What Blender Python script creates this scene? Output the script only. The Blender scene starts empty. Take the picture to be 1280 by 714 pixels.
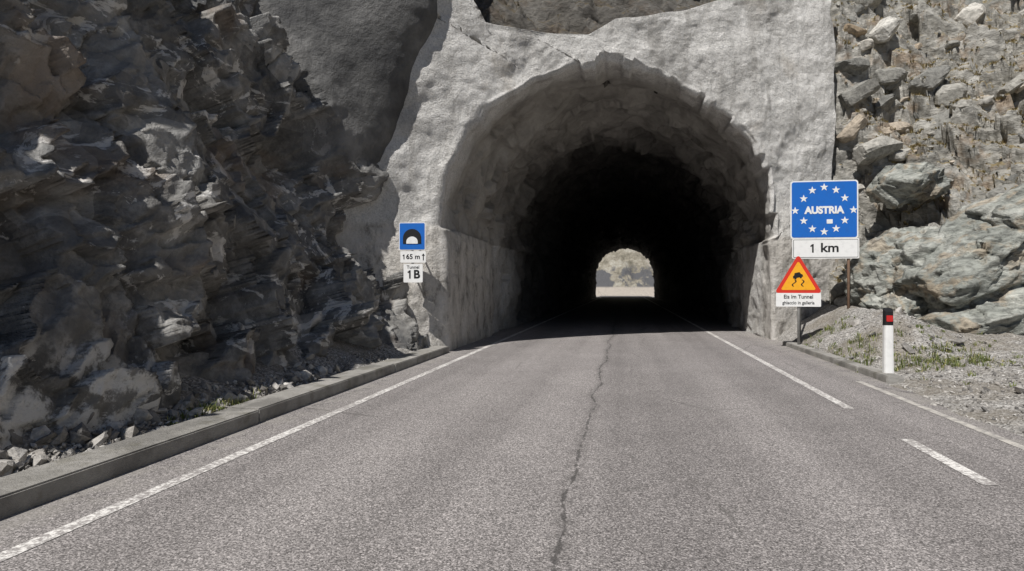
import bpy, bmesh, math, random
import numpy as np
from mathutils import Vector, Matrix
random.seed(3); rng=np.random.default_rng(7)
scene=bpy.context.scene
scene.view_settings.view_transform='Standard'; scene.view_settings.look='None'; scene.view_settings.exposure=0

# ------------------------------------------------ noise
def hsh(ix,iy,iz,seed):
    h=(ix.astype(np.int64)*73856093)^(iy.astype(np.int64)*19349663)^(iz.astype(np.int64)*83492791)^(seed*2654435761)
    h=(h&0xffffffff).astype(np.uint64)
    h=((h^(h>>np.uint64(16)))*np.uint64(0x45d9f3b))&np.uint64(0xffffffff)
    h=((h^(h>>np.uint64(16)))*np.uint64(0x45d9f3b))&np.uint64(0xffffffff)
    h=h^(h>>np.uint64(16))
    return h.astype(np.float64)/4294967296.0
def vnoise(P,scale,seed=1):
    Q=P/scale; i=np.floor(Q); f=Q-i; f=f*f*(3-2*f); i=i.astype(np.int64)
    r=0
    for a in (0,1):
        wx=f[...,0] if a else 1-f[...,0]
        for b in (0,1):
            wy=f[...,1] if b else 1-f[...,1]
            for c in (0,1):
                wz=f[...,2] if c else 1-f[...,2]
                r=r+wx*wy*wz*hsh(i[...,0]+a,i[...,1]+b,i[...,2]+c,seed)
    return r*2-1
def fbm(P,scale,octs=4,seed=1,g=.5):
    r=0;a=1
    for k in range(octs):
        r=r+a*vnoise(P,scale,seed+k*13); scale*=.5; a*=g
    return r
def facet(P,scale,seed,tilt=.8):
    Q=P/np.array(scale); i=np.floor(Q).astype(np.int64)
    best=np.full(Q.shape[:-1],1e9); val=np.zeros(Q.shape[:-1])
    for a in (-1,0,1):
        for b in (-1,0,1):
            for c in (-1,0,1):
                x=i[...,0]+a;y=i[...,1]+b;z=i[...,2]+c
                cx=x+hsh(x,y,z,seed);cy=y+hsh(x,y,z,seed+1);cz=z+hsh(x,y,z,seed+2)
                dx=Q[...,0]-cx;dy=Q[...,1]-cy;dz=Q[...,2]-cz
                d=dx*dx+dy*dy+dz*dz
                m=d<best
                v=(hsh(x,y,z,seed+3)-.5)+tilt*((hsh(x,y,z,seed+4)*2-1)*dx+(hsh(x,y,z,seed+5)*2-1)*dy+(hsh(x,y,z,seed+6)*2-1)*dz)
                val=np.where(m,v,val); best=np.where(m,d,best)
    return val
def ss(x): x=np.clip(x,0,1); return x*x*(3-2*x)

# ------------------------------------------------ mesh helpers
def link(o,parent=None):
    scene.collection.objects.link(o)
    if parent: o.parent=parent
    return o
def mesh_np(name,V,F,mat,smooth=True,parent=None,attrs=None):
    V=np.asarray(V,dtype=np.float32).reshape(-1,3); F=np.asarray(F,dtype=np.int32)
    me=bpy.data.meshes.new(name); k=F.shape[1]
    me.vertices.add(len(V)); me.vertices.foreach_set('co',V.ravel())
    me.loops.add(F.size); me.loops.foreach_set('vertex_index',F.ravel())
    me.polygons.add(len(F)); me.polygons.foreach_set('loop_start',np.arange(0,F.size,k,dtype=np.int32))
    me.polygons.foreach_set('loop_total',np.full(len(F),k,dtype=np.int32))
    me.polygons.foreach_set('use_smooth',np.full(len(F),smooth,dtype=bool))
    me.update(calc_edges=True); me.validate()
    if attrs:
        for n,a in attrs.items():
            at=me.attributes.new(n,'FLOAT','POINT'); at.data.foreach_set('value',np.asarray(a,dtype=np.float32).ravel())
    if mat: me.materials.append(mat)
    o=bpy.data.objects.new(name,me); return link(o,parent)
def grid(name,P,mat,keep=None,flip=False,attrs=None,smooth=True):
    nu,nv=P.shape[:2]
    idx=np.arange(nu*nv).reshape(nu,nv)
    a=idx[:-1,:-1];b=idx[1:,:-1];c=idx[1:,1:];d=idx[:-1,1:]
    F=np.stack([a,b,c,d] if not flip else [a,d,c,b],-1)
    if keep is not None:
        k=keep[:-1,:-1]&keep[1:,:-1]&keep[1:,1:]&keep[:-1,1:]
        F=F[k]
    return mesh_np(name,P,F.reshape(-1,4),mat,smooth,attrs=attrs)

# ------------------------------------------------ node helpers
class NT:
    def __init__(s,name,rough=.9,spec=.3):
        s.m=bpy.data.materials.new(name); s.m.use_nodes=True; s.t=s.m.node_tree; s.n=s.t.nodes
        s.b=s.n['Principled BSDF']; s.b.inputs['Roughness'].default_value=rough
        s.b.inputs['Specular IOR Level'].default_value=spec
        s.tc=s.n.new('ShaderNodeTexCoord'); s.obj=s.tc.outputs['Object']
    def L(s,a,b): s.t.links.new(a,b)
    def setin(s,inp,v):
        if hasattr(v,'links') : s.L(v,inp)
        else: inp.default_value=v
    def mapping(s,scale=(1,1,1),rot=(0,0,0),vec=None):
        m=s.n.new('ShaderNodeMapping'); s.L(vec or s.obj,m.inputs[0]); m.inputs['Scale'].default_value=scale; m.inputs['Rotation'].default_value=rot
        return m.outputs[0]
    def noise(s,scale,detail=4,rough=.55,vec=None,dist=0):
        x=s.n.new('ShaderNodeTexNoise'); s.L(vec or s.obj,x.inputs['Vector']); x.inputs['Scale'].default_value=scale
        x.inputs['Detail'].default_value=detail; x.inputs['Roughness'].default_value=rough; x.inputs['Distortion'].default_value=dist
        return x.outputs['Fac']
    def voro(s,scale,feature='F1',vec=None,out='Distance'):
        x=s.n.new('ShaderNodeTexVoronoi'); x.feature=feature; s.L(vec or s.obj,x.inputs['Vector']); x.inputs['Scale'].default_value=scale
        return x.outputs[out]
    def ramp(s,f,stops):
        r=s.n.new('ShaderNodeValToRGB'); s.L(f,r.inputs[0]); e=r.color_ramp.elements
        while len(e)<len(stops): e.new(.5)
        for q,(p,c) in zip(e,stops):
            q.position=p; q.color=(c[0],c[1],c[2],1) if hasattr(c,'__len__') else (c,c,c,1)
        return r.outputs[0]
    def mix(s,f,a,b,mode='MIX'):
        x=s.n.new('ShaderNodeMix'); x.data_type='RGBA'; x.blend_type=mode
        s.setin(x.inputs[0],f)
        for i,v in ((6,a),(7,b)):
            if hasattr(v,'links'): s.L(v,x.inputs[i])
            else: x.inputs[i].default_value=(v[0],v[1],v[2],1) if hasattr(v,'__len__') else (v,v,v,1)
        return x.outputs[2]
    def math(s,op,a,b=0.0,c=None):
        x=s.n.new('ShaderNodeMath'); x.operation=op; s.setin(x.inputs[0],a); s.setin(x.inputs[1],b)
        if c is not None: s.setin(x.inputs[2],c)
        return x.outputs[0]
    def mr(s,v,a,b,c=0,d=1):
        x=s.n.new('ShaderNodeMapRange'); x.interpolation_type='SMOOTHSTEP'; s.L(v,x.inputs[0])
        for i,q in enumerate((a,b,c,d)): x.inputs[i+1].default_value=q
        return x.outputs[0]
    def xyz(s,vec=None):
        x=s.n.new('ShaderNodeSeparateXYZ'); s.L(vec or s.obj,x.inputs[0]); return x.outputs
    def attr(s,name):
        x=s.n.new('ShaderNodeAttribute'); x.attribute_name=name; return x.outputs['Fac']
    def nz(s):
        g=s.n.new('ShaderNodeNewGeometry'); return s.xyz(g.outputs['Normal'])[2]
    def bump(s,h,dist=.02,strength=1,prev=None):
        b=s.n.new('ShaderNodeBump'); s.L(h,b.inputs['Height']); b.inputs['Distance'].default_value=dist; b.inputs['Strength'].default_value=strength
        if prev: s.L(prev,b.inputs['Normal'])
        s.L(b.outputs[0],s.b.inputs['Normal']); return b.outputs[0]
    def color(s,c): s.setin(s.b.inputs['Base Color'],c)

def simple(name,col,rough=.5,spec=.4,metal=0,dirt=.15):
    t=NT(name,rough,spec); n=t.noise(9,4)
    t.color(t.mix(t.math('MULTIPLY',t.mr(n,.45,.75),dirt*2),col,tuple(c*.45+.03 for c in col)))
    t.b.inputs['Metallic'].default_value=metal
    return t.m

# --- materials
def rock_left():
    t=NT('dark_gneiss',.8,.3)
    w=t.mapping((1,1,1),(.5,.2,.4))
    n1=t.noise(.55,4,.6,w,.6); n2=t.noise(3.2,7,.68,w)
    c=t.ramp(n1,[(.3,(.085,.09,.098)),(.45,(.145,.146,.146)),(.58,(.235,.22,.197)),(.72,(.37,.364,.35))])
    c=t.mix(.5,c,t.ramp(n2,[(.36,(.045,.047,.052)),(.5,(.19,.187,.18)),(.64,(.54,.532,.51))]))
    v=t.voro(1.3,'F1',w,'Color'); c=t.mix(.3,c,t.ramp(t.xyz(v)[0],[(0,(.05,.052,.057)),(.5,(.22,.213,.198)),(1,(.52,.51,.49))]))
    q=t.mr(t.noise(.9,8,.7,t.mapping((1.3,1,1.8),(.9,.3,.2)),1.2),.56,.60); c=t.mix(t.math('MULTIPLY',q,.85),c,(.68,.665,.64))
    rust=t.mr(t.noise(.7,3),.54,.7); c=t.mix(t.math('MULTIPLY',rust,.45),c,(.24,.17,.115))
    pale=t.attr('pale'); c=t.mix(t.math('MULTIPLY',pale,t.mr(n2,.45,.54)),c,(.58,.575,.565))
    shot=t.attr('shot'); cs=t.ramp(t.noise(.9,6,.62),[(.33,(.06,.06,.062)),(.5,(.115,.114,.112)),(.68,(.22,.217,.212))])  # flank shotcrete coloured darker than the portal's, its shade painted in
    c=t.mix(shot,c,cs); t.color(c)
    t.bump(t.math('ADD',n2,t.math('MULTIPLY',t.noise(24,4,.65),.10)),.10,1.0)
    return t.m
def rock_right():
    t=NT('weathered_schist',.9,.2)
    w=t.mapping((1,1,1.6),(.35,-.45,.2))
    n1=t.noise(.5,4,.6,w,.4); n2=t.noise(4,7,.68,w)
    c=t.ramp(n1,[(.3,(.185,.185,.17)),(.5,(.30,.287,.255)),(.7,(.46,.445,.41))])
    c=t.mix(.5,c,t.ramp(n2,[(.36,(.06,.058,.053)),(.5,(.32,.305,.272)),(.66,(.66,.645,.60))]))
    v=t.voro(2.4,'F1',w,'Color'); c=t.mix(.35,c,t.ramp(t.xyz(v)[0],[(0,(.11,.11,.105)),(.5,(.32,.308,.278)),(1,(.62,.605,.565))]))
    rust=t.mr(t.noise(1.0,4,.6),.52,.66); c=t.mix(t.math('MULTIPLY',rust,.5),c,(.31,.205,.12))
    up=t.mr(t.nz(),.48,.70); g=t.math('MULTIPLY',up,t.mr(t.noise(.8,4,.6),.38,.48))
    gc=t.ramp(t.noise(14,4,.6),[(.3,(.12,.095,.045)),(.7,(.36,.285,.155))])
    c=t.mix(t.math('MULTIPLY',g,.9),c,gc)
    dk=t.attr('painted_shade'); c=t.mix(t.math('MULTIPLY',dk,.75),c,(.06,.053,.047)); t.color(c)  # rock above the portal darkened in colour to stand for shade
    t.bump(t.math('ADD',n2,t.math('MULTIPLY',t.noise(26,4,.65),.10)),.12,1.0)
    return t.m
def shotcrete():
    t=NT('shotcrete',.92,.2)
    x,y,z=t.xyz()
    n=t.noise(.9,6,.62); c=t.ramp(n,[(.28,(.38,.37,.352)),(.45,(.62,.607,.583)),(.6,(.72,.706,.68)),(.74,(.50,.49,.467))])
    st=t.mr(t.noise(1.3,6,.7,t.mapping((1.6,1.6,.3))),.50,.63); c=t.mix(t.math('MULTIPLY',st,.42),c,(.30,.285,.262))
    ochre=t.mr(t.noise(.6,4,.6),.56,.7); c=t.mix(t.math('MULTIPLY',ochre,.3),c,(.46,.39,.30))
    fine=t.noise(26,5,.78); c=t.mix(.6,c,t.ramp(fine,[(.34,(.45,)*3),(.5,(1,)*3),(.68,(1.3,)*3)]),'MULTIPLY')
    low=t.math('MULTIPLY',t.mr(z,3.0,2.85),t.mr(y,19.6,18.6)); lc=t.ramp(t.noise(2.2,7,.75,t.mapping((1,1,.5))),[(.37,(.17,.155,.135)),(.47,(.52,.495,.455)),(.6,(.66,.63,.59)),(.68,(.74,.71,.67))])
    c=t.mix(t.math('MULTIPLY',low,.8),c,lc)
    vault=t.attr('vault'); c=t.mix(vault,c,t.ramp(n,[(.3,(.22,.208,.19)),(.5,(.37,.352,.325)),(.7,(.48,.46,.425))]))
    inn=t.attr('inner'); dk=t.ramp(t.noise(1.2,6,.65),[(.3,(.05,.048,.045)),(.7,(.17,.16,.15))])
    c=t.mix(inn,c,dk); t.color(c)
    t.bump(t.math('ADD',t.noise(4.5,4,.6),t.math('MULTIPLY',fine,.45)),.10,1.0)
    return t.m
def asphalt():
    t=NT('asphalt',.88,.25)
    x,y,z=t.xyz()
    c=t.ramp(t.noise(.7,5,.6),[(.3,(.215,.199,.195)),(.7,(.30,.279,.272))])
    band=t.noise(1.0,3,.5,t.mapping((1.1,.035,1))); c=t.mix(.4,c,t.ramp(band,[(.38,(.17,.159,.155)),(.62,(.36,.337,.328))]))
    v=t.voro(120,'F1',None,'Color'); c=t.mix(.9,c,t.ramp(t.xyz(v)[0],[(0,(.25,)*3),(.5,(.82,)*3),(.8,(1.25,)*3),(1,(2.0,)*3)]),'MULTIPLY')
    v2=t.noise(45,3,.7); c=t.mix(.65,c,t.ramp(v2,[(.3,(.55,)*3),(.7,(1.4,)*3)]),'MULTIPLY')
    w1=t.math('MULTIPLY',t.math('SUBTRACT',t.noise(.5,2,.5,t.mapping((0,1,0))),.5),.38)
    w2=t.math('MULTIPLY',t.math('SUBTRACT',t.noise(5,4,.7,t.mapping((0,1,0))),.5),.07)
    d=t.math('ABSOLUTE',t.math('SUBTRACT',t.math('ADD',x,.40),t.math('ADD',w1,w2)))
    wd=t.math('MULTIPLY',t.mr(t.noise(4,5,.75),.38,.68),.026)
    k=t.mr(t.math('SUBTRACT',d,wd),.006,-.006)
    halo=t.math('MULTIPLY',t.mr(d,.13,0),t.mr(t.noise(9,4,.7),.38,.58))
    c=t.mix(t.math('MULTIPLY',halo,.5),c,(.09,.085,.081))
    c=t.mix(t.math('MULTIPLY',k,.7),c,(.055,.052,.05))
    e=t.voro(.55,'DISTANCE_TO_EDGE',t.mapping((1,.6,1),(0,0,.5)))
    wob=t.math('ADD',e,t.math('MULTIPLY',t.math('SUBTRACT',t.noise(6,4,.7),.5),.06))
    cr=t.math('MULTIPLY',t.mr(t.math('ABSOLUTE',wob),.010,.0),t.mr(t.noise(.35,2),.52,.6))
    c=t.mix(t.math('MULTIPLY',cr,.6),c,(.09,.085,.08))
    ed=t.math('MULTIPLY',t.mr(t.math('ABSOLUTE',x),3.3,4.0),t.mr(t.noise(3,4,.7),.4,.6)); c=t.mix(t.math('MULTIPLY',ed,.5),c,(.35,.33,.30))
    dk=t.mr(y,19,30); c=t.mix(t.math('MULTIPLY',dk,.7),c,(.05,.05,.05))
    t.color(c); t.bump(v2,.010,.7)
    return t.m
def paint():
    t=NT('worn_road_paint',.7,.3)
    n=t.noise(22,5,.75); n2=t.noise(1.5,3)
    k=t.mr(t.math('ADD',n,t.math('MULTIPLY',n2,.35)),.58,.74)
    c=t.mix(k,(.76,.74,.71),(.32,.30,.29)); v=t.voro(110,'F1',None,'Color'); c=t.mix(.5,c,t.ramp(t.xyz(v)[0],[(0,(.6,)*3),(1,(1.3,)*3)]),'MULTIPLY')
    t.color(c); return t.m
def concrete(name,a,b,sc=3):
    t=NT(name,.9,.2)
    c=t.ramp(t.noise(sc,6,.65),[(.3,a),(.7,b)])
    c=t.mix(t.math('MULTIPLY',t.mr(t.noise(sc*.5,4,.6),.5,.62),.55),c,tuple(q*.4 for q in a))
    moss=t.math('MULTIPLY',t.mr(t.noise(2,4,.7),.55,.65),.35); c=t.mix(moss,c,(.13,.12,.08))
    t.color(c); t.bump(t.noise(14,8,.75),.03,1.0); return t.m
def gravel_mat():
    t=NT('gravel_ground',.95,.15)
    v=t.n.new('ShaderNodeTexVoronoi'); v.inputs['Scale'].default_value=38; t.L(t.obj,v.inputs['Vector'])
    c=t.ramp(t.xyz(v.outputs['Color'])[0],[(0,(.14,.135,.13)),(.5,(.30,.285,.265)),(1,(.52,.505,.48))])
    n=t.mr(t.noise(.8,5,.65),.45,.6); c=t.mix(t.math('MULTIPLY',n,.6),c,(.20,.175,.14))
    t.color(c); t.bump(v.outputs['Distance'],.02,.9); return t.m
def stones_mat(name,stops):
    t=NT(name,.9,.2)
    g=t.n.new('ShaderNodeNewGeometry'); c=t.ramp(g.outputs['Random Per Island'],stops)
    n=t.noise(9,7,.68)
    c=t.mix(.7,c,t.ramp(n,[(.33,(.35,)*3),(.5,(.95,)*3),(.68,(1.5,)*3)]),'MULTIPLY'); t.color(c); t.bump(n,.04,.9); return t.m
def grass_mat(name,stops):
    t=NT(name,.8,.2); g=t.n.new('ShaderNodeNewGeometry'); t.color(t.ramp(g.outputs['Random Per Island'],stops)); return t.m

M_rl=rock_left(); M_rr=rock_right(); M_sc=shotcrete(); M_as=asphalt(); M_pt=paint()
M_kerb=concrete('kerb_concrete',(.25,.24,.22),(.44,.425,.40)); M_gr=gravel_mat()
M_stone=stones_mat('loose_stone',[(0,(.14,.135,.13)),(.5,(.33,.31,.285)),(1,(.58,.56,.53))])
M_scree=stones_mat('scree_stone',[(0,(.17,.17,.16)),(.4,(.30,.29,.262)),(.7,(.40,.385,.35)),(.85,(.32,.25,.175)),(1,(.55,.535,.495))])
M_dry=grass_mat('dry_grass_blades',[(0,(.20,.15,.065)),(.6,(.44,.35,.18)),(1,(.26,.24,.10))])
M_green=grass_mat('green_grass_blades',[(0,(.08,.11,.03)),(.6,(.16,.19,.06)),(1,(.34,.30,.15))])

# ================================================= LEFT CLIFF
Ys=np.concatenate([np.arange(-30,-3,.4),np.arange(-3,2.5,.09),np.arange(2.5,7,.024),np.arange(7,13.9,.03)])
Zs=np.concatenate([np.arange(-.4,4,.024),np.arange(4,9.6,.03),np.arange(9.6,22,.15)])
YY,ZZ=np.meshgrid(Ys,Zs,indexing='ij')
X0=-4.98-.31*np.clip(ZZ,0,None)-.18*np.clip(ZZ-6,0,None)
X0=X0+.22*ss((YY-10.2)/1.2)*ss((3-ZZ)/1.5)
Xt=np.interp(ZZ,[-1,0,2.2,3.7,5.5,7.7,9,22],[-4.7,-4.7,-5.3,-5.45,-4.95,-4.25,-4.15,-5.2])
m=ss((YY-10.1)/2.9)*ss((ZZ-2.5)/1.2)
X0=X0*(1-m)+Xt*m
X0=X0+.40*ss((YY-11.6)/.8)*ss((2.4-ZZ)/.8)
B=np.stack([X0,YY,ZZ],-1)
warp=.3*np.stack([fbm(B,1.3,3,5),fbm(B,1.3,3,25),fbm(B,1.3,3,45)],-1)
fw=.05*np.stack([fbm(B,.22,2,6),fbm(B,.22,2,26),fbm(B,.22,2,46)],-1)
R=np.array(Matrix.Rotation(.7,3,'X')@Matrix.Rotation(.3,3,'Z'))
C=(B+warp*.3+fw)@R.T
shot=ss((YY-11.1+.30*(ZZ-4))/.8)*ss((ZZ-3.5+.5*vnoise(B,1.,9))/.9)
big=.40*fbm(B,3.2,2,2)+.85*facet(C,(1.9,1.5,2.0),11,.9)-.25*ss(ZZ/1.5)*(1-m)
small=.36*facet(C+3,(.85,.7,.9),31,1.0)+.12*facet(C+7,(.34,.30,.34),51,1.0)+.03*fbm(B,.16,2,57)
dsm=.16*fbm(B,2.5,3,2)+.05*fbm(B,.6,3,3)
amp=.45+.55*ss(ZZ/1.0)
big=big*amp; small=small*(.6+.4*ss(ZZ/.8))
# big relief eases off before it would reach the kerb, small blocks survive
room=np.clip(-4.42-X0-.22,.05,None)
big=np.where((big>0)&(ZZ<5),room*np.tanh(big/room),big)
D=(big+small)*(1-shot)+dsm*shot
room2=np.clip(-4.42-X0,.03,None)
D=np.where((ZZ<3),np.minimum(D,room2),D)
n=np.stack([.95+0*ZZ,0*ZZ,.25+0*ZZ],-1)
P=B+D[...,None]*n
P[...,1]+= (1-shot)*.12*fbm(B+40,.8,2,8)
pale=ss((6.4-YY)/1.5)*ss((1.2-ZZ+.6*fbm(B,.8,3,66))/.5)
grid('rock_cliff',P,M_rl,flip=False,attrs={'shot':shot,'pale':pale})
gx=np.linspace(0,1,30); gy=np.linspace(-30,40,60)
GX,GY=np.meshgrid(gx,gy,indexing='ij')
Pl=np.stack([-12.5-GX*45,GY,21.2+GX*25],-1); Pl[...,2]+=1.2*fbm(Pl,6,4,9)
grid('mountain_slope',Pl,M_rl,flip=True)

# ================================================= PORTAL + TUNNEL
def plane_y(X): return 15.7+.55*X
W=4.2; ZS=2.9; R_=4.3
pts=[]; 
nl=70; na=280
for i in range(nl): 
    z=-.15+(ZS+.15)*i/nl; pts.append((-W,z))
for i in range(na+1):
    a=math.pi*(1-i/na); pts.append((W*math.cos(a),ZS+R_*math.sin(a)))
for i in range(nl): 
    z=ZS-(ZS+.15)*(i+1)/nl; pts.append((W,z))
arch=np.array(pts); NA=len(arch)
i1=nl; iR=nl+na
keys=[(0,-9.5,-.15),(i1,-9.5,4.5),(i1+int(na*.17),-9.5,10.3),(i1+int(na*.30),-4.75,10.4),(i1+int(na*.335),-4.45,7.75),(i1+int(na*.40),-3.0,7.80),(i1+int(na*.47),-.9,7.90),(i1+int(na*.5),-.3,8.35),(i1+int(na*.58),1.6,8.95),(i1+int(na*.72),5.95,10.8),(iR,6.03,4.7),(iR+int(nl*.4),6.5,2.7),(NA-1,6.75,-.15)]
ki=[k[0] for k in keys]; ii=np.arange(NA)
outer=np.stack([np.interp(ii,ki,[k[1] for k in keys]),np.interp(ii,ki,[k[2] for k in keys])],-1)
outer=outer+np.stack([.07*vnoise(np.stack([ii*.04,ii*0,ii*0],-1),.5,3),.09*vnoise(np.stack([ii*.05,ii*0+5,ii*0],-1),.5,4)],-1)
i3=np.stack([ii*.05,ii*0.,ii*0.],-1)
rag=.13*vnoise(i3,1.6,21)+.05*vnoise(i3,.35,22)+.14*facet(i3,(.5,.5,.5),33,1.0)*ss((ii-i1-na*.35)/30)
rag=rag*ss((ii-nl*.8)/20)*ss((NA-nl*.8-ii)/20)
nrm=np.stack([arch[:,0]/W,np.where(arch[:,1]>ZS,(arch[:,1]-ZS)/R_,0)],-1); nrm/=np.linalg.norm(nrm,axis=1)[:,None]
archr=arch+nrm*rag[:,None]
rings=[];kind=[]
nb=8
for k in range(nb):
    b=1.2*(1-k/nb); rings.append(np.stack([outer[:,0],plane_y(outer[:,0])+b,outer[:,1]],-1)); kind.append((0,0))
nf=130
lip=.16
lipout=archr+nrm*lip
for k in range(nf):
    f=k/(nf-1)
    q=outer*(1-f)+lipout*f
    rings.append(np.stack([q[:,0],plane_y(q[:,0]),q[:,1]],-1)); kind.append((1,f))
for k in range(1,7):
    a=k/6*math.pi/2
    q=lipout-nrm*lip*math.sin(a)
    rings.append(np.stack([q[:,0],plane_y(q[:,0])+lip*(1-math.cos(a)),q[:,1]],-1)); kind.append((2,a))
yin=np.concatenate([np.arange(.1,8,.08),np.arange(8,20,.3),np.arange(20,75,1.2)])
for t_ in yin:
    yb=plane_y(archr[:,0])+lip+t_
    f=ss(np.array(t_/30.)); ysq=15.7+lip+t_
    yv=yb*(1-f)+ysq*f
    ff=ss(np.array(t_/1.5)); q=archr*(1-ff)+arch*ff
    rings.append(np.stack([q[:,0],yv,q[:,1]],-1)); kind.append((3,t_))
P=np.stack(rings,0)
K=np.array([k[0] for k in kind])
nrm3=np.zeros_like(P); 
nrm3[K<=1]=np.array([.48,-.877,0]); 
for r in np.where(K>=2)[0]:
    nrm3[r]=np.stack([-nrm[:,0],nrm[:,0]*0,-nrm[:,1]],-1)
tin=np.array([k[1] if k[0]==3 else 0 for k in kind])[:,None]*np.ones((1,NA))
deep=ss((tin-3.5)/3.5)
lowwall=(arch[:,1]<ZS-.02)[None,:]*np.ones_like(tin)
D=.12*fbm(P,2.2,2,61)+.06*fbm(P,.7,3,62)+.018*fbm(P,.16,2,63)
D=D+(K==1)[:,None]*.12*np.abs(fbm(P,1.8,2,91))*ss((P[...,2]-3)/2)
D=D*(1-.6*lowwall*(K>=2)[:,None])*(1-.5*(K==2)[:,None])
D=D+(K==3)[:,None]*.05*np.sin(tin*2.4+vnoise(P,2,5)*2)*(1-lowwall)*ss(tin/2.0)
D=D+deep*(.20*facet(P,(1.4,1.6,1.2),81)*(1-.6*ss((tin-30)/20))+.10*fbm(P,.6,3,82))
D=D+(K==3)[:,None]*(1-lowwall)*(.18*facet(P,(.9,.9,.7),85,1.0)+.07*fbm(P,.4,2,86))*ss((tin-.3)/2.0)
D=D+lowwall*(K==3)[:,None]*.035*facet(P,(.5,.7,.4),88,1.0)*ss(tin/.6)
D=D+.14*lowwall*(K>=2)[:,None]*(1-ss((tin-4.3)/.25))
D=np.where((K==0)[:,None],D*.5,D)
P=P+nrm3*D[...,None]
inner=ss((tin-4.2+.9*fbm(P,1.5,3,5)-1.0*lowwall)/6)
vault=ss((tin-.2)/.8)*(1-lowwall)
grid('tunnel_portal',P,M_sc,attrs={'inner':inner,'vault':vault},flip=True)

# ================================================= RIGHT HILLSIDE (wraps behind the portal)
bl=[(-12,10.2,0,1,.5),(-4.5,14.4,0,1,.45),(2,18.0,0,1,.45),(5.55,19.3,.1,1,.2),(6.05,18.6,.3,.95,.14),(6.6,17.4,.5,.86,.45),(7.4,15.9,.62,.78,.76),(8.9,14.0,.75,.66,.92),(11,10.5,.85,.5,.95),(14,4,.9,.43,.95),(20,-9,.9,.4,.9),(27,-28,.9,.4,.9)]
bl=np.array(bl); seg=np.concatenate([[0],np.cumsum(np.hypot(np.diff(bl[:,0]),np.diff(bl[:,1])))])
s_in=np.interp([5.0],[-12,5.6],[seg[0],seg[3]])[0]
sv=np.concatenate([np.arange(0,s_in,.10),np.arange(s_in,seg[8]+1.5,.04),np.arange(seg[8]+1.5,seg[-1],.4)])
hv=np.concatenate([np.arange(-.3,12.5,.04),np.arange(12.5,36,.3)])
S,H=np.meshgrid(sv,hv,indexing='ij')
I=lambda c:np.interp(S,seg,bl[:,c])
bx,by,dx,dy,kk=I(0),I(1),I(2),I(3),I(4)
h0=np.where(bx<5.6,7.4,0); 
dist=np.clip(H-h0,-.5,None)*kk + .15*np.clip(H-9,0,None)
X=bx+dx*dist; Y=by+dy*dist
B=np.stack([X,Y,H],-1)
R=np.array(Matrix.Rotation(-.5,3,'Y')@Matrix.Rotation(.35,3,'X'))
warp=.3*np.stack([fbm(B,1.2,3,15),fbm(B,1.2,3,35),fbm(B,1.2,3,55)],-1)
fw=.05*np.stack([fbm(B,.22,2,6),fbm(B,.22,2,26),fbm(B,.22,2,46)],-1)
C=(B+warp*.3+fw)@R.T
D=.45*fbm(B,3.5,3,102)+.62*facet(C,(1.3,1.3,.9),111,1.0)+.38*facet(C+3,(.6,.6,.42),131,1.0)+.12*facet(C+9,(.25,.25,.18),151,1.1)
nn=np.stack([-dx*.6,-dy*.6,.65+0*dx],-1)
edge=np.exp(-((S-seg[4])/.6)**2)
D=D*(1-.6*edge)*(.3+.7*ss((H+.2)/1.2))
D=np.where(bx<5.6,D*.6-.1,D)
P=B+nn*D[...,None]
keep=(bx>=5.3)|(H>7.35)
painted_shade=ss((5.2-bx)/1.0)  # mask for the shade painted on the rock above the portal
hill_P=P; 
grid('rocky_hillside',P,M_rr,keep=keep,flip=True,attrs={'painted_shade':painted_shade})

# ================================================= BOULDER OUTCROPS
def rock_block(center,size,rot,seed,res=90,fine=1.0):
    r=np.random.default_rng(seed)
    n=12; N=r.normal(size=(n,3)); N/=np.linalg.norm(N,axis=1)[:,None]
    N=np.concatenate([N,np.eye(3),-np.eye(3)]); dd=np.concatenate([r.uniform(.70,1.0,n),np.full(6,.82)])
    th=np.linspace(0,2*math.pi,res*2+1); ph=np.linspace(0.001,math.pi-.001,res)
    T,PH=np.meshgrid(th,ph,indexing='ij')
    dirs=np.stack([np.sin(PH)*np.cos(T),np.sin(PH)*np.sin(T),np.cos(PH)],-1)
    dots=np.einsum('ijk,lk->ijl',dirs,N); rr=np.where(dots>1e-3,dd/np.maximum(dots,1e-3),9); rad=rr.min(-1)
    Q=dirs*rad[...,None]*np.array(size)
    Rm=np.array(Matrix.Rotation(rot[2],3,'Z')@Matrix.Rotation(rot[1],3,'Y')@Matrix.Rotation(rot[0],3,'X'))
    dw=dirs@Rm.T; Q=Q@Rm.T+np.array(center)
    if fine>0:
        Cq=Q@Rm
        Q=Q+dw*(fine*(.17*facet(Cq,(1.1,.9,.45),seed+5,1.0)+.07*facet(Cq,(.4,.35,.18),seed+15,1.1)+.02*fbm(Q,.25,3,seed)))[...,None]
    return Q
def rock_group(name,specs,mat,res=90,fine=1.0,smooth=True):
    Vs=[];Fs=[];o=0
    for s in specs:
        Q=rock_block(*s,res=res,fine=fine); nu,nv=Q.shape[:2]
        idx=np.arange(nu*nv).reshape(nu,nv)+o
        F=np.stack([idx[:-1,:-1],idx[:-1,1:],idx[1:,1:],idx[1:,:-1]],-1).reshape(-1,4)
        Vs.append(Q.reshape(-1,3));Fs.append(F);o+=nu*nv
    return mesh_np(name,np.concatenate(Vs),np.concatenate(Fs),mat,smooth)
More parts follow.
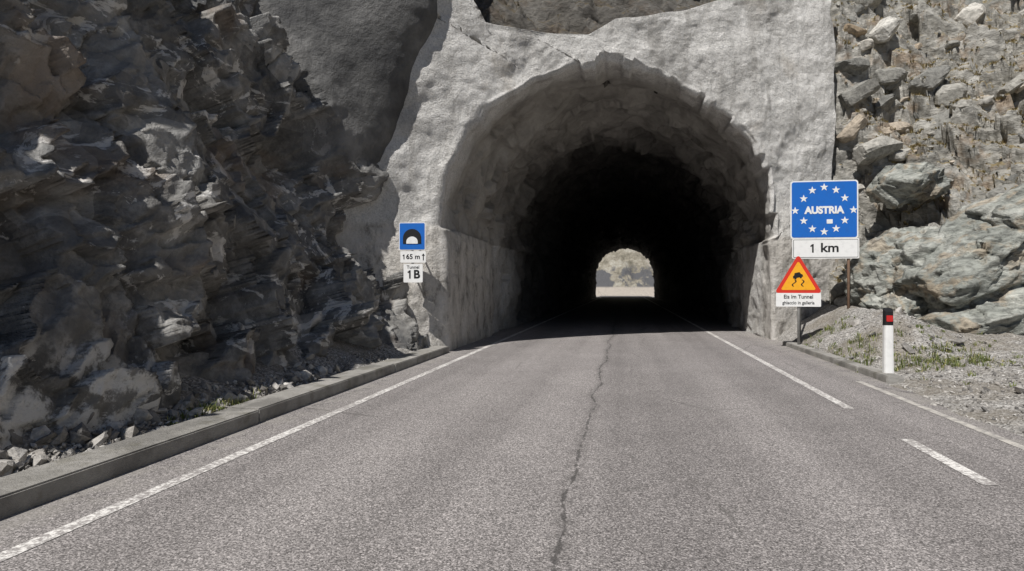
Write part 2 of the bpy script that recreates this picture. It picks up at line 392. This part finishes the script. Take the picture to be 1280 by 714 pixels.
def outcrop_mat():
    t=NT('grey_schist_slab',.85,.25); w=t.mapping((1,1,2),(.2,-.5,.1)); nn_=t.noise(4,7,.68,w,.3)
    c=t.ramp(t.noise(.9,6,.65,w,.4),[(.3,(.175,.185,.168)),(.5,(.295,.305,.278)),(.7,(.46,.46,.42))])
    c=t.mix(t.math('MULTIPLY',t.mr(t.noise(1.6,5,.6),.52,.62),.5),c,(.34,.255,.165))
    c=t.mix(.7,c,t.ramp(nn_,[(.37,(.25,)*3),(.5,(1,)*3),(.65,(1.65,)*3)]),'MULTIPLY')
    t.color(c); t.bump(nn_,.11,1.0); return t.m
M_out=outcrop_mat()
rock_group('rock_outcrop',[
 ((7.1,16.6,1.7),(1.3,1.3,1.3),(.2,-.6,.2),3),
 ((8.2,15.4,2.2),(2.1,1.2,.9),(.3,-.6,.1),8),
 ((7.9,14.9,.9),(1.5,1.1,.6),(.3,-.45,.3),12),
 ((9.5,14.3,1.3),(1.5,1.2,.9),(.2,-.7,0),17),
 ((6.7,16.2,.8),(.9,.9,.7),(.1,-.3,.5),23),
 ((9.4,15.0,3.3),(1.5,1.2,.8),(.2,-.6,0),29),
 ((7.5,17.9,4.3),(.9,.8,.5),(.3,-.4,.6),31),
],M_out)

# ================================================= GROUND
me=bpy.data.meshes.new('ground'); bm=bmesh.new(); bmesh.ops.create_grid(bm,x_segments=8,y_segments=8,size=700); bm.to_mesh(me); bm.free()
me.materials.append(M_gr); g=link(bpy.data.objects.new('ground',me)); g.location.z=-.06
xs=np.linspace(-4.02,4.02,14); ys=np.arange(-60,150,1.5)
GX,GY=np.meshgrid(xs,ys,indexing='ij'); 
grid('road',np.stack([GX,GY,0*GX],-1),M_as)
def strip(V0,V1,y0,y1,z,step=.5):
    yy=np.linspace(y0,y1,max(2,int((y1-y0)/step)+1))
    a=np.stack([yy*0+V0,yy,yy*0+z],-1); b=np.stack([yy*0+V1,yy,yy*0+z],-1)
    return np.stack([a,b],0)
def lines(name,strips,mat):
    Vs=[];Fs=[];o=0
    for P in strips:
        nu,nv=P.shape[:2]; idx=np.arange(nu*nv).reshape(nu,nv)+o
        Fs.append(np.stack([idx[:-1,:-1],idx[1:,:-1],idx[1:,1:],idx[:-1,1:]],-1).reshape(-1,4)); Vs.append(P.reshape(-1,3)); o+=nu*nv
    return mesh_np(name,np.concatenate(Vs),np.concatenate(Fs),mat,False)
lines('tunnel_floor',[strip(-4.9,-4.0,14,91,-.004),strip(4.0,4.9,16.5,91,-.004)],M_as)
lines('road_marking',[strip(-3.46,-3.34,-40,90,.004),strip(2.66,2.78,8.03,90,.004),strip(2.66,2.78,5.13,6.53,.004),strip(2.66,2.78,2.2,3.6,.004),strip(2.66,2.78,-.8,.7,.004)]+[strip(2.66,2.78,-3.8-3*k,-2.3-3*k,.004) for k in range(10)],M_pt)
def dust():
    t=NT('pale_edge_strip',.9,.2); k=t.mr(t.noise(6,6,.75),.44,.58); c=t.mix(k,(.50,.475,.435),(.30,.285,.27)); t.color(c); return t.m
lines('road_edge_strip',[strip(3.60,3.70,-30,10.4,.004)],dust())

def kerb(name,xa,xb,y0,y1,h,L=1.0,seed=1):
    bm=bmesh.new(); y=y0; r=random.Random(seed)
    while y<y1:
        l=min(L,y1-y)
        m=bmesh.ops.create_cube(bm,size=1)['verts']
        bx0,bx1=min(xa,xb),max(xa,xb); jz=r.uniform(-.006,.006); jx=r.uniform(-.006,.006)
        for v in m:
            v.co=Vector(((bx0+bx1)/2+v.co.x*(bx1-bx0)+jx,y+l/2+v.co.y*(l-.008),(h+.1)/2-.1+v.co.z*(h+.1)+(jz if v.co.z>0 else 0)))
        y+=l
    bmesh.ops.bevel(bm,geom=[e for e in bm.edges],offset=.014,segments=2,affect='EDGES')
    me=bpy.data.meshes.new(name); bm.to_mesh(me); bm.free(); me.materials.append(M_kerb); return link(bpy.data.objects.new(name,me))
kerb('kerb',-3.97,-4.38,-30,13.3,.15,4.0,1)
kerb('kerb',4.02,4.27,10.3,16.6,.10,1.2,2)
# packed rubble bed between kerb and cliff foot
xs=np.linspace(-5.6,-4.37,22); ys=np.arange(-30,13.6,.06)
GX,GY=np.meshgrid(xs,ys,indexing='ij'); Bb=np.stack([GX,GY,0*GX],-1)
def bed(x): return .115+.42*np.clip(-4.45-x,0,None)
Zb=bed(GX)+.04*fbm(Bb,.3,3,14)*ss((-4.38-GX)/.1)
grid('rubble_bed',np.stack([GX,GY,Zb],-1),M_gr)

# verge
xs=np.arange(3.45,17,.06); ys=np.concatenate([np.arange(-30,0,.5),np.arange(0,19.5,.06)])
GX,GY=np.meshgrid(xs,ys,indexing='ij'); B=np.stack([GX,GY,0*GX],-1)
e=GX-3.80+.12*fbm(B,.7,4,4)
Z=-.03+.045*ss(e/.25)+.07*np.clip(GX-4.1,0,None)*(.5+.5*ss((GY-4)/8))
bank=ss((GY-11.6-.35*np.clip(GX-5,0,None))/2.6)*np.clip(GX-4.2,0,1.6)*.55*(1-.5*ss((GX-5.6)/1.2))
Z=Z+bank+ss((GX-4.0)/.5)*(.05*fbm(B,1.2,4,5)+.02*fbm(B,.2,3,6))
Z=np.where((GY>10.2)&(GX<4.25),np.minimum(Z,-.02),Z)
P=np.stack([GX,GY,Z],-1); grid('gravel_verge',P,M_gr)
def verge_z(x,y):
    i=min(max(int((x-3.45)/.06),0),len(xs)-1); j=int(np.clip(np.searchsorted(ys,y),0,len(ys)-1)); return Z[i,j]

# far hillside beyond the tunnel
xs2=np.linspace(-90,90,200); dv=np.linspace(0,1,150)
GX,GD=np.meshgrid(xs2,dv,indexing='ij')
Pf=np.stack([GX,104+GD*120,-.5+GD*110*.85+.0*GX],-1)
Pf[...,2]+=2.5*fbm(Pf,14,5,9)*np.clip(GD*12,0,1)+2.0*facet(Pf,(7,7,4),19)*np.clip(GD*12,0,1)
def farmat():
    t=NT('far_slope',.95,.1); x,y,z=t.xyz()
    c=t.ramp(t.noise(.5,8,.8),[(.35,(.14,.13,.10)),(.5,(.33,.30,.24)),(.65,(.50,.475,.41))]); 
    rk=t.math('MULTIPLY',t.mr(t.noise(.16,5,.7,t.mapping((1,.4,1))),.44,.5),t.mr(z,6.0,4.4)); c=t.mix(rk,c,(.13,.13,.135))
    c=t.mix(t.mr(z,1.7,1.3),c,(.50,.445,.385)); t.color(c); t.bump(t.noise(.8,8,.75),.8,1); return t.m
grid('far_hillside',Pf,farmat())
# ================================================= STONES
phi=(1+5**.5)/2
ico=np.array([(-1,phi,0),(1,phi,0),(-1,-phi,0),(1,-phi,0),(0,-1,phi),(0,1,phi),(0,-1,-phi),(0,1,-phi),(phi,0,-1),(phi,0,1),(-phi,0,-1),(-phi,0,1)])/1.9
icf=np.array([(0,11,5),(0,5,1),(0,1,7),(0,7,10),(0,10,11),(1,5,9),(5,11,4),(11,10,2),(10,7,6),(7,1,8),(3,9,4),(3,4,2),(3,2,6),(3,6,8),(3,8,9),(4,9,5),(2,4,11),(6,2,10),(8,6,7),(9,8,1)])
def stones(name,pos,sizes,mat,j=.3):
    Vs=[];Fs=[]
    for k,(p,s) in enumerate(zip(pos,sizes)):
        v=ico*(1+rng.uniform(-j,j,(12,1)))*np.array([s*rng.uniform(.7,1.3),s*rng.uniform(.7,1.3),s*rng.uniform(.4,.8)])
        q,_=np.linalg.qr(rng.normal(size=(3,3))); v=v@(q*.35+np.eye(3)*.8).T
        Vs.append(v+p);Fs.append(icf+12*k)
    return mesh_np(name,np.concatenate(Vs),np.concatenate(Fs),mat,False)
pos=[];sz=[]
for _ in range(9000):
    y=rng.uniform(2,15.5); x=3.75+abs(rng.normal())*1.8+.1
    if y>10 and x<4.3: continue
    if x>11: continue
    s=.008+.022*rng.random()**2+(.05*rng.random() if rng.random()<.03 else 0)+(.16*rng.random() if rng.random()<.008 and x>5 else 0)
    pos.append((x,y,verge_z(x,y)+s*.3));sz.append(s)
stones('gravel',pos,sz,M_stone)
pos=[];sz=[]
for _ in range(5000):
    y=1+12*rng.random()**1.6; x=-4.39-abs(rng.normal())*.24
    s=.008+.035*rng.random()**3; 
    if y<9 and x<-4.45 and rng.random()<.09: s+=.11*rng.random()
    pos.append((x,y,bed(x)+s*.3));sz.append(s)
stones('rubble',pos,sz,M_stone,.38)

# ================================================= GRASS
def tufts(name,centers,hs,mat,nb=14,wd=.006,off=None):
    V=[];F=[];o=0
    for q,(c,h) in enumerate(zip(centers,hs)):
        ex=np.zeros(3) if off is None else off[q]
        for b in range(nb):
            a=rng.uniform(0,6.283); l=h*rng.uniform(.5,1.1); out=rng.uniform(.15,.8)*l; r0=rng.uniform(0,.6)*h
            b0=np.array(c)+np.array([math.cos(a)*r0,math.sin(a)*r0,-.02]); dr=np.array([math.cos(a),math.sin(a),0])
            sd=np.array([-math.sin(a),math.cos(a),0])*wd*rng.uniform(.7,1.4)
            m=b0+dr*out*.35+np.array([0,0,l*.55])+ex*l*.4; t=b0+dr*out+np.array([0,0,l*rng.uniform(.45,.95)])+ex*l
            V+= [b0-sd,b0+sd,m+sd*.8,m-sd*.8,t+sd*.15,t-sd*.15]; F+=[(o,o+1,o+2,o+3),(o+3,o+2,o+4,o+5)]; o+=6
    return mesh_np(name,np.array(V),np.array(F),mat,False)
cs=[];hs=[]
for _ in range(130):
    x=rng.uniform(4.3,5.6);y=rng.uniform(12.2,16); 
    if vnoise(np.array([x,y,0.]),.8,4)>-.2: cs.append((x,y,verge_z(x,y)));hs.append(rng.uniform(.08,.22))
for _ in range(140):
    x=rng.normal(5.6,.55);y=rng.normal(12.2,.6); cs.append((x,y,verge_z(x,y)));hs.append(rng.uniform(.06,.2))
for _ in range(26):
    x=-4.40-rng.random()*.15; y=rng.normal(5.9,.4); cs.append((x,y,bed(x)+.01));hs.append(rng.uniform(.06,.18))
for _ in range(60):
    x=rng.uniform(4.3,9);y=rng.uniform(6,14); cs.append((x,y,verge_z(x,y)));hs.append(rng.uniform(.05,.13))
tufts('green_grass',cs,hs,M_green)
hp=hill_P
du=np.gradient(hp,axis=0);dv_=np.gradient(hp,axis=1); nr=np.cross(du,dv_); nr/=np.linalg.norm(nr,axis=2)[...,None]+1e-9
sg=np.sign((nr*nn).sum(-1)); nr=nr*sg[...,None]
vis=(bx>6.0)&(S<seg[8]+1)&(H>.3)&(H<12.4)
gz=fbm(hp,1.6,3,200)
cand=np.argwhere((nr[...,2]>.55)&vis&(gz>-.1)); sel=cand[rng.choice(len(cand),min(6500,len(cand)),replace=False)]
dn=np.array([-.3,-.4,-.1])
tufts('dry_grass',[hp[i,j]-.01 for i,j in sel],[rng.uniform(.05,.14) for _ in sel],M_dry,12,.010,[dn for _ in sel])
cand=np.argwhere((nr[...,2]>.35)&vis); sel=cand[rng.choice(len(cand),2600,replace=False)]
stones('scree',[hp[i,j]+nr[i,j]*.01 for i,j in sel],[.03+.10*rng.random()**2.2 for _ in sel],M_scree,.42)
sel=cand[rng.choice(len(cand),420,replace=False)]
specs=[]
for q,(i,j) in enumerate(sel):
    s=.14+.42*rng.random()**2
    specs.append((hp[i,j]-nr[i,j]*s*.25,(s*rng.uniform(.9,1.5),s*rng.uniform(.8,1.1),s*rng.uniform(.45,.8)),(rng.uniform(-.4,.4),rng.uniform(-.9,.1),rng.uniform(-.6,.6)),1000+q))
rock_group('boulders',specs,M_scree,res=15,fine=0,smooth=False)

# ================================================= SIGNS
M_blue=simple('sign_blue',(.012,.13,.50),.4,.4,dirt=.1); M_white=simple('sign_white',(.78,.78,.77),.45,.4,dirt=.12)
M_black=simple('sign_black',(.015,.015,.016),.5,.3,dirt=.05); M_red=simple('sign_red',(.62,.035,.02),.4,.4,dirt=.1)
M_amber=simple('sign_amber',(.85,.40,.02),.4,.4,dirt=.1); M_steel=simple('galvanised_steel',(.36,.36,.35),.5,.5,.4,.3)
M_rust=simple('rusty_steel',(.20,.13,.09),.85,.2,0,.5); M_redref=simple('red_reflector',(.5,.02,.02),.2,.6,dirt=.05)
def plate(name,pts,y,th,mat,parent):
    bm=bmesh.new(); vs=[bm.verts.new((p[0],y,p[1])) for p in pts]; f=bm.faces.new(vs)
    r=bmesh.ops.extrude_face_region(bm,geom=[f]); 
    for v in [e for e in r['geom'] if isinstance(e,bmesh.types.BMVert)]: v.co.y+=th
    bmesh.ops.recalc_face_normals(bm,faces=bm.faces); bmesh.ops.triangulate(bm,faces=[f for f in bm.faces if len(f.verts)>4])
    me=bpy.data.meshes.new(name); bm.to_mesh(me); bm.free(); me.materials.append(mat); return link(bpy.data.objects.new(name,me),parent)
def rrect(cx,cz,w,h,r,n=6):
    o=[]
    for (sx,sz,a0) in ((1,1,0),(-1,1,90),(-1,-1,180),(1,-1,270)):
        for k in range(n+1):
            a=math.radians(a0+90*k/n); o.append((cx+sx*(w/2-r)+r*math.cos(a),cz+sz*(h/2-r)+r*math.sin(a)))
    return o
def tube(name,p0,p1,r,mat,parent,seg_=14):
    bm=bmesh.new(); p0=Vector(p0);p1=Vector(p1); d=p1-p0
    bmesh.ops.create_cone(bm,cap_ends=True,segments=seg_,radius1=r,radius2=r,depth=d.length)
    mt=Matrix.Translation((p0+p1)/2)@d.to_track_quat('Z','Y').to_matrix().to_4x4(); bmesh.ops.transform(bm,matrix=mt,verts=bm.verts)
    me=bpy.data.meshes.new(name); bm.to_mesh(me); bm.free(); me.materials.append(mat)
    for p in me.polygons: p.use_smooth=len(p.vertices)==4
    return link(bpy.data.objects.new(name,me),parent)
def text(name,s,x,z,size,y,mat,parent,sx=1,bold=.0):
    cu=bpy.data.curves.new(name,'FONT'); cu.body=s; cu.size=size; cu.align_x='CENTER'; cu.align_y='CENTER'; cu.extrude=.001; cu.offset=bold
    o=bpy.data.objects.new(name,cu); link(o); bpy.context.view_layer.update()
    me=bpy.data.meshes.new_from_object(o.evaluated_get(bpy.context.evaluated_depsgraph_get())); bpy.data.objects.remove(o)
    me.materials.clear(); me.materials.append(mat)
    q=link(bpy.data.objects.new(name,me),parent); q.rotation_euler=(math.pi/2,0,0); q.location=(x,y,z); q.scale=(sx,1,1); return q
def empty(name,loc,rz=0):
    e=bpy.data.objects.new(name,None); link(e); e.location=loc; e.rotation_euler=(0,0,rz); e.empty_display_size=.2; return e
def star(cx,cz,r):
    return [(cx+(r if k%2==0 else r*.40)*math.sin(math.pi*k/5),cz+(r if k%2==0 else r*.40)*math.cos(math.pi*k/5)) for k in range(10)]
def one(cx,cz,h):
    return [(cx-.09*h,cz-h/2),(cx+.09*h,cz-h/2),(cx+.09*h,cz+h/2),(cx-.05*h,cz+h/2),(cx-.30*h,cz+.28*h),(cx-.22*h,cz+.15*h),(cx-.09*h,cz+.25*h)]

E=empty('border_sign',(5.06,16.72,-.16),.04); E.scale=(1.107,)*3
zc=3.31
plate('panel',rrect(0,zc,1.49,1.36,.07),0,.01,M_white,E)
plate('blue_field',rrect(0,zc,1.43,1.30,.05),-.004,.003,M_blue,E)
for k in range(12):
    a=2*math.pi*k/12; 
    if k in (3,9): p=((.64 if k==3 else -.64),-.02)
    else: p=(.52*math.sin(a),.52*math.cos(a))
    plate(f'star_{k+1}',star(p[0],zc+p[1],.095),-.008,.003,M_white,E)
text('lettering','AUSTRIA',0,zc-.02,.225,-.009,M_white,E,.95,.012)
plate('sticker',rrect(.12,zc-.28,.13,.10,.01),-.009,.002,M_white,E)
plate('distance_plate',rrect(.03,2.40,1.47,.47,.03),0,.01,M_white,E)
plate('distance_border',rrect(.03,2.40,1.42,.42,.02),-.003,.002,M_black,E)
plate('distance_field',rrect(.03,2.40,1.40,.40,.015),-.007,.003,M_white,E)
text('distance_text','km',.12,2.41,.30,-.010,M_black,E,1.1,.006)
plate('distance_one',one(-.25,2.405,.20),-.010,.002,M_black,E)
for k,xp in enumerate((-.53,.55)):
    tube(f'post_{k+1}',(xp,.05,.1),(xp,.05,3.9),.032,M_steel if k==0 else M_rust,E)
    for z in (2.4,2.95,3.7): plate(f'clamp_{k}_{z}',rrect(xp,z,.16,.05,.01),.011,.035,M_steel,E)
E=empty('warning_sign',(4.14,15.6,.06),.02); E.scale=(.97,)*3
def tri(cx,cz,s,r,n=6):
    h=s*.866; c=[(cx-s/2,cz-h/3),(cx+s/2,cz-h/3),(cx,cz+2*h/3)]; o=[]
    for i,(x,z) in enumerate(c):
        gx,gz=cx-x,cz-z; L_=math.hypot(gx,gz); ox,oz=x+gx/L_*2*r,z+gz/L_*2*r; a0=[150,270,30][i]
        for k in range(n+1):
            a=math.radians(a0+120*k/n); o.append((ox+r*math.cos(a),oz+r*math.sin(a)))
    return o
zt=1.66
plate('panel',tri(0,zt,1.12,.05),0,.01,M_red,E)
plate('amber_field',tri(0,zt-.005,.84,.03),-.004,.003,M_amber,E)
car=[(-.13,.05),(-.12,.12),(-.085,.135),(-.06,.20),(.07,.20),(.10,.135),(.13,.12),(.14,.05),(.10,.05),(.09,.015),(.05,.015),(.045,.05),(-.04,.05),(-.05,.015),(-.09,.015),(-.10,.05)]
ca,sa=math.cos(.22),math.sin(.22)
plate('car_symbol',[(x*.9*ca-z*.85*sa,zt+.02+x*.9*sa+z*.85*ca) for x,z in car],-.008,.003,M_black,E)
for sgn in (-1,1):
    L1=[];L2=[]
    for k in range(13):
        z=zt+.01-.17*k/12; x=sgn*.085+.035*math.sin(k/12*2*math.pi)+.03*sgn*k/12
        L1.append((x-.016,z));L2.append((x+.016,z))
    plate('skid_mark',L1+L2[::-1],-.008,.003,M_black,E)
plate('text_plate',rrect(0,1.165,1.06,.34,.02),0,.01,M_white,E)
text('text_upper','Eis im Tunnel',0,1.24,.135,-.004,M_black,E,.95,.002)
text('text_lower','ghiaccio in galleria',0,1.09,.115,-.004,M_black,E,.9,.001)
tube('post',(0.02,.05,.0),(0.02,.05,2.1),.03,M_steel,E)
for z in (1.165,1.5,1.9): plate(f'clamp_{z}',rrect(0.02,z,.14,.045,.01),.011,.03,M_steel,E)
E=empty('tunnel_sign',(-4.53,12.38,0),.12)
plate('panel',rrect(0,2.60,.58,.60,.03),0,.01,M_white,E)
plate('blue_field',rrect(0,2.60,.55,.57,.025),-.004,.003,M_blue,E)
plate('hill_symbol',[(-.2,2.44)]+[(-.2*math.cos(a*math.pi/16),2.56+.2*math.sin(a*math.pi/16)) for a in range(17)]+[(.2,2.44)],-.013,.008,M_black,E)
plate('mouth_symbol',[(-.125,2.44)]+[(-.125*math.cos(a*math.pi/16),2.48+.115*math.sin(a*math.pi/16)) for a in range(17)]+[(.125,2.44)],-.017,.003,M_white,E)
plate('length_plate',rrect(.02,2.155,.56,.25,.02),0,.01,M_white,E); text('length_text','65 m',.02,2.155,.15,-.003,M_black,E,1,.003)
plate('length_one',one(-.18,2.155,.105),-.004,.002,M_black,E)
plate('length_arrow',[(.235,2.08),(.255,2.08),(.255,2.18),(.28,2.18),(.245,2.23),(.21,2.18),(.235,2.18)],-.004,.002,M_black,E)
plate('number_plate',rrect(.02,1.80,.42,.40,.02),0,.01,M_white,E); text('number_label','Tunnel',.02,1.93,.10,-.003,M_black,E,1,.001)
text('number_text','B',.10,1.77,.25,-.003,M_black,E,1,.008)
plate('number_one',one(-.05,1.775,.18),-.004,.002,M_black,E)
tube('post',(0,.045,1.65),(0,.045,2.85),.025,M_steel,E)
for z in (1.75,2.6): tube(f'wall_arm_{z}',(0,.045,z),(-.15,1.1,z),.02,M_steel,E)

def delineator():
    E=empty('delineator_post',(4.22,10.75,0),.05)
    def body(z0,z1,w0,w1,mat,name,top_slant=0,g=0):
        sec=[(-.5,-.2),(-.42,-.42),(-.2,-.5),(.2,-.5),(.42,-.42),(.5,-.2),(.5,.35),(.35,.5),(-.35,.5),(-.5,.35)]
        bm=bmesh.new(); A=[bm.verts.new((x*(w0+g),y*(w0+g)*.7,z0)) for x,y in sec]
        Bv=[bm.verts.new((x*(w1+g),y*(w1+g)*.7,z1+top_slant*y)) for x,y in sec]; n=len(sec)
        for k in range(n): bm.faces.new((A[k],A[(k+1)%n],Bv[(k+1)%n],Bv[k]))
        bm.faces.new(Bv); bm.faces.new(A[::-1])
        me=bpy.data.meshes.new(name); bm.to_mesh(me); bm.free(); me.materials.append(mat); return link(bpy.data.objects.new(name,me),E)
    body(-.1,.88,.155,.135,M_white,'shaft'); body(.88,1.13,.136,.13,M_black,'black_band',.06,.004)
    plate('reflector',rrect(0,.99,.095,.10,.01),-.056,.012,M_redref,E)
delineator()

# ================================================= LIGHT
sv_=Vector((-.22,-.56,.80)).normalized()
sl=bpy.data.lights.new('sun','SUN'); sl.energy=5.0; sl.angle=math.radians(.53); sl.color=(1,.965,.915)
so=bpy.data.objects.new('sun',sl); link(so); so.rotation_mode='QUATERNION'; so.rotation_quaternion=sv_.to_track_quat('Z','Y'); so.location=(0,0,30)
w=bpy.data.worlds.new('World'); scene.world=w; w.use_nodes=True; nt=w.node_tree
sk=nt.nodes.new('ShaderNodeTexSky'); sk.sky_type='NISHITA'; sk.sun_disc=False; sk.sun_elevation=math.asin(sv_.z); sk.sun_rotation=math.atan2(sv_.x,sv_.y); sk.altitude=2200
nt.links.new(sk.outputs[0],nt.nodes['Background'].inputs[0]); nt.nodes['Background'].inputs[1].default_value=.06

# ================================================= CAMERA
cd=bpy.data.cameras.new('camera'); cd.sensor_width=36; cd.lens=750/1280*36; cd.clip_end=2000; cd.clip_start=.05
co=bpy.data.objects.new('camera',cd); link(co); co.location=(0,0,1.5); co.rotation_euler=(math.radians(90.15),0,math.radians(10.65)); scene.camera=co
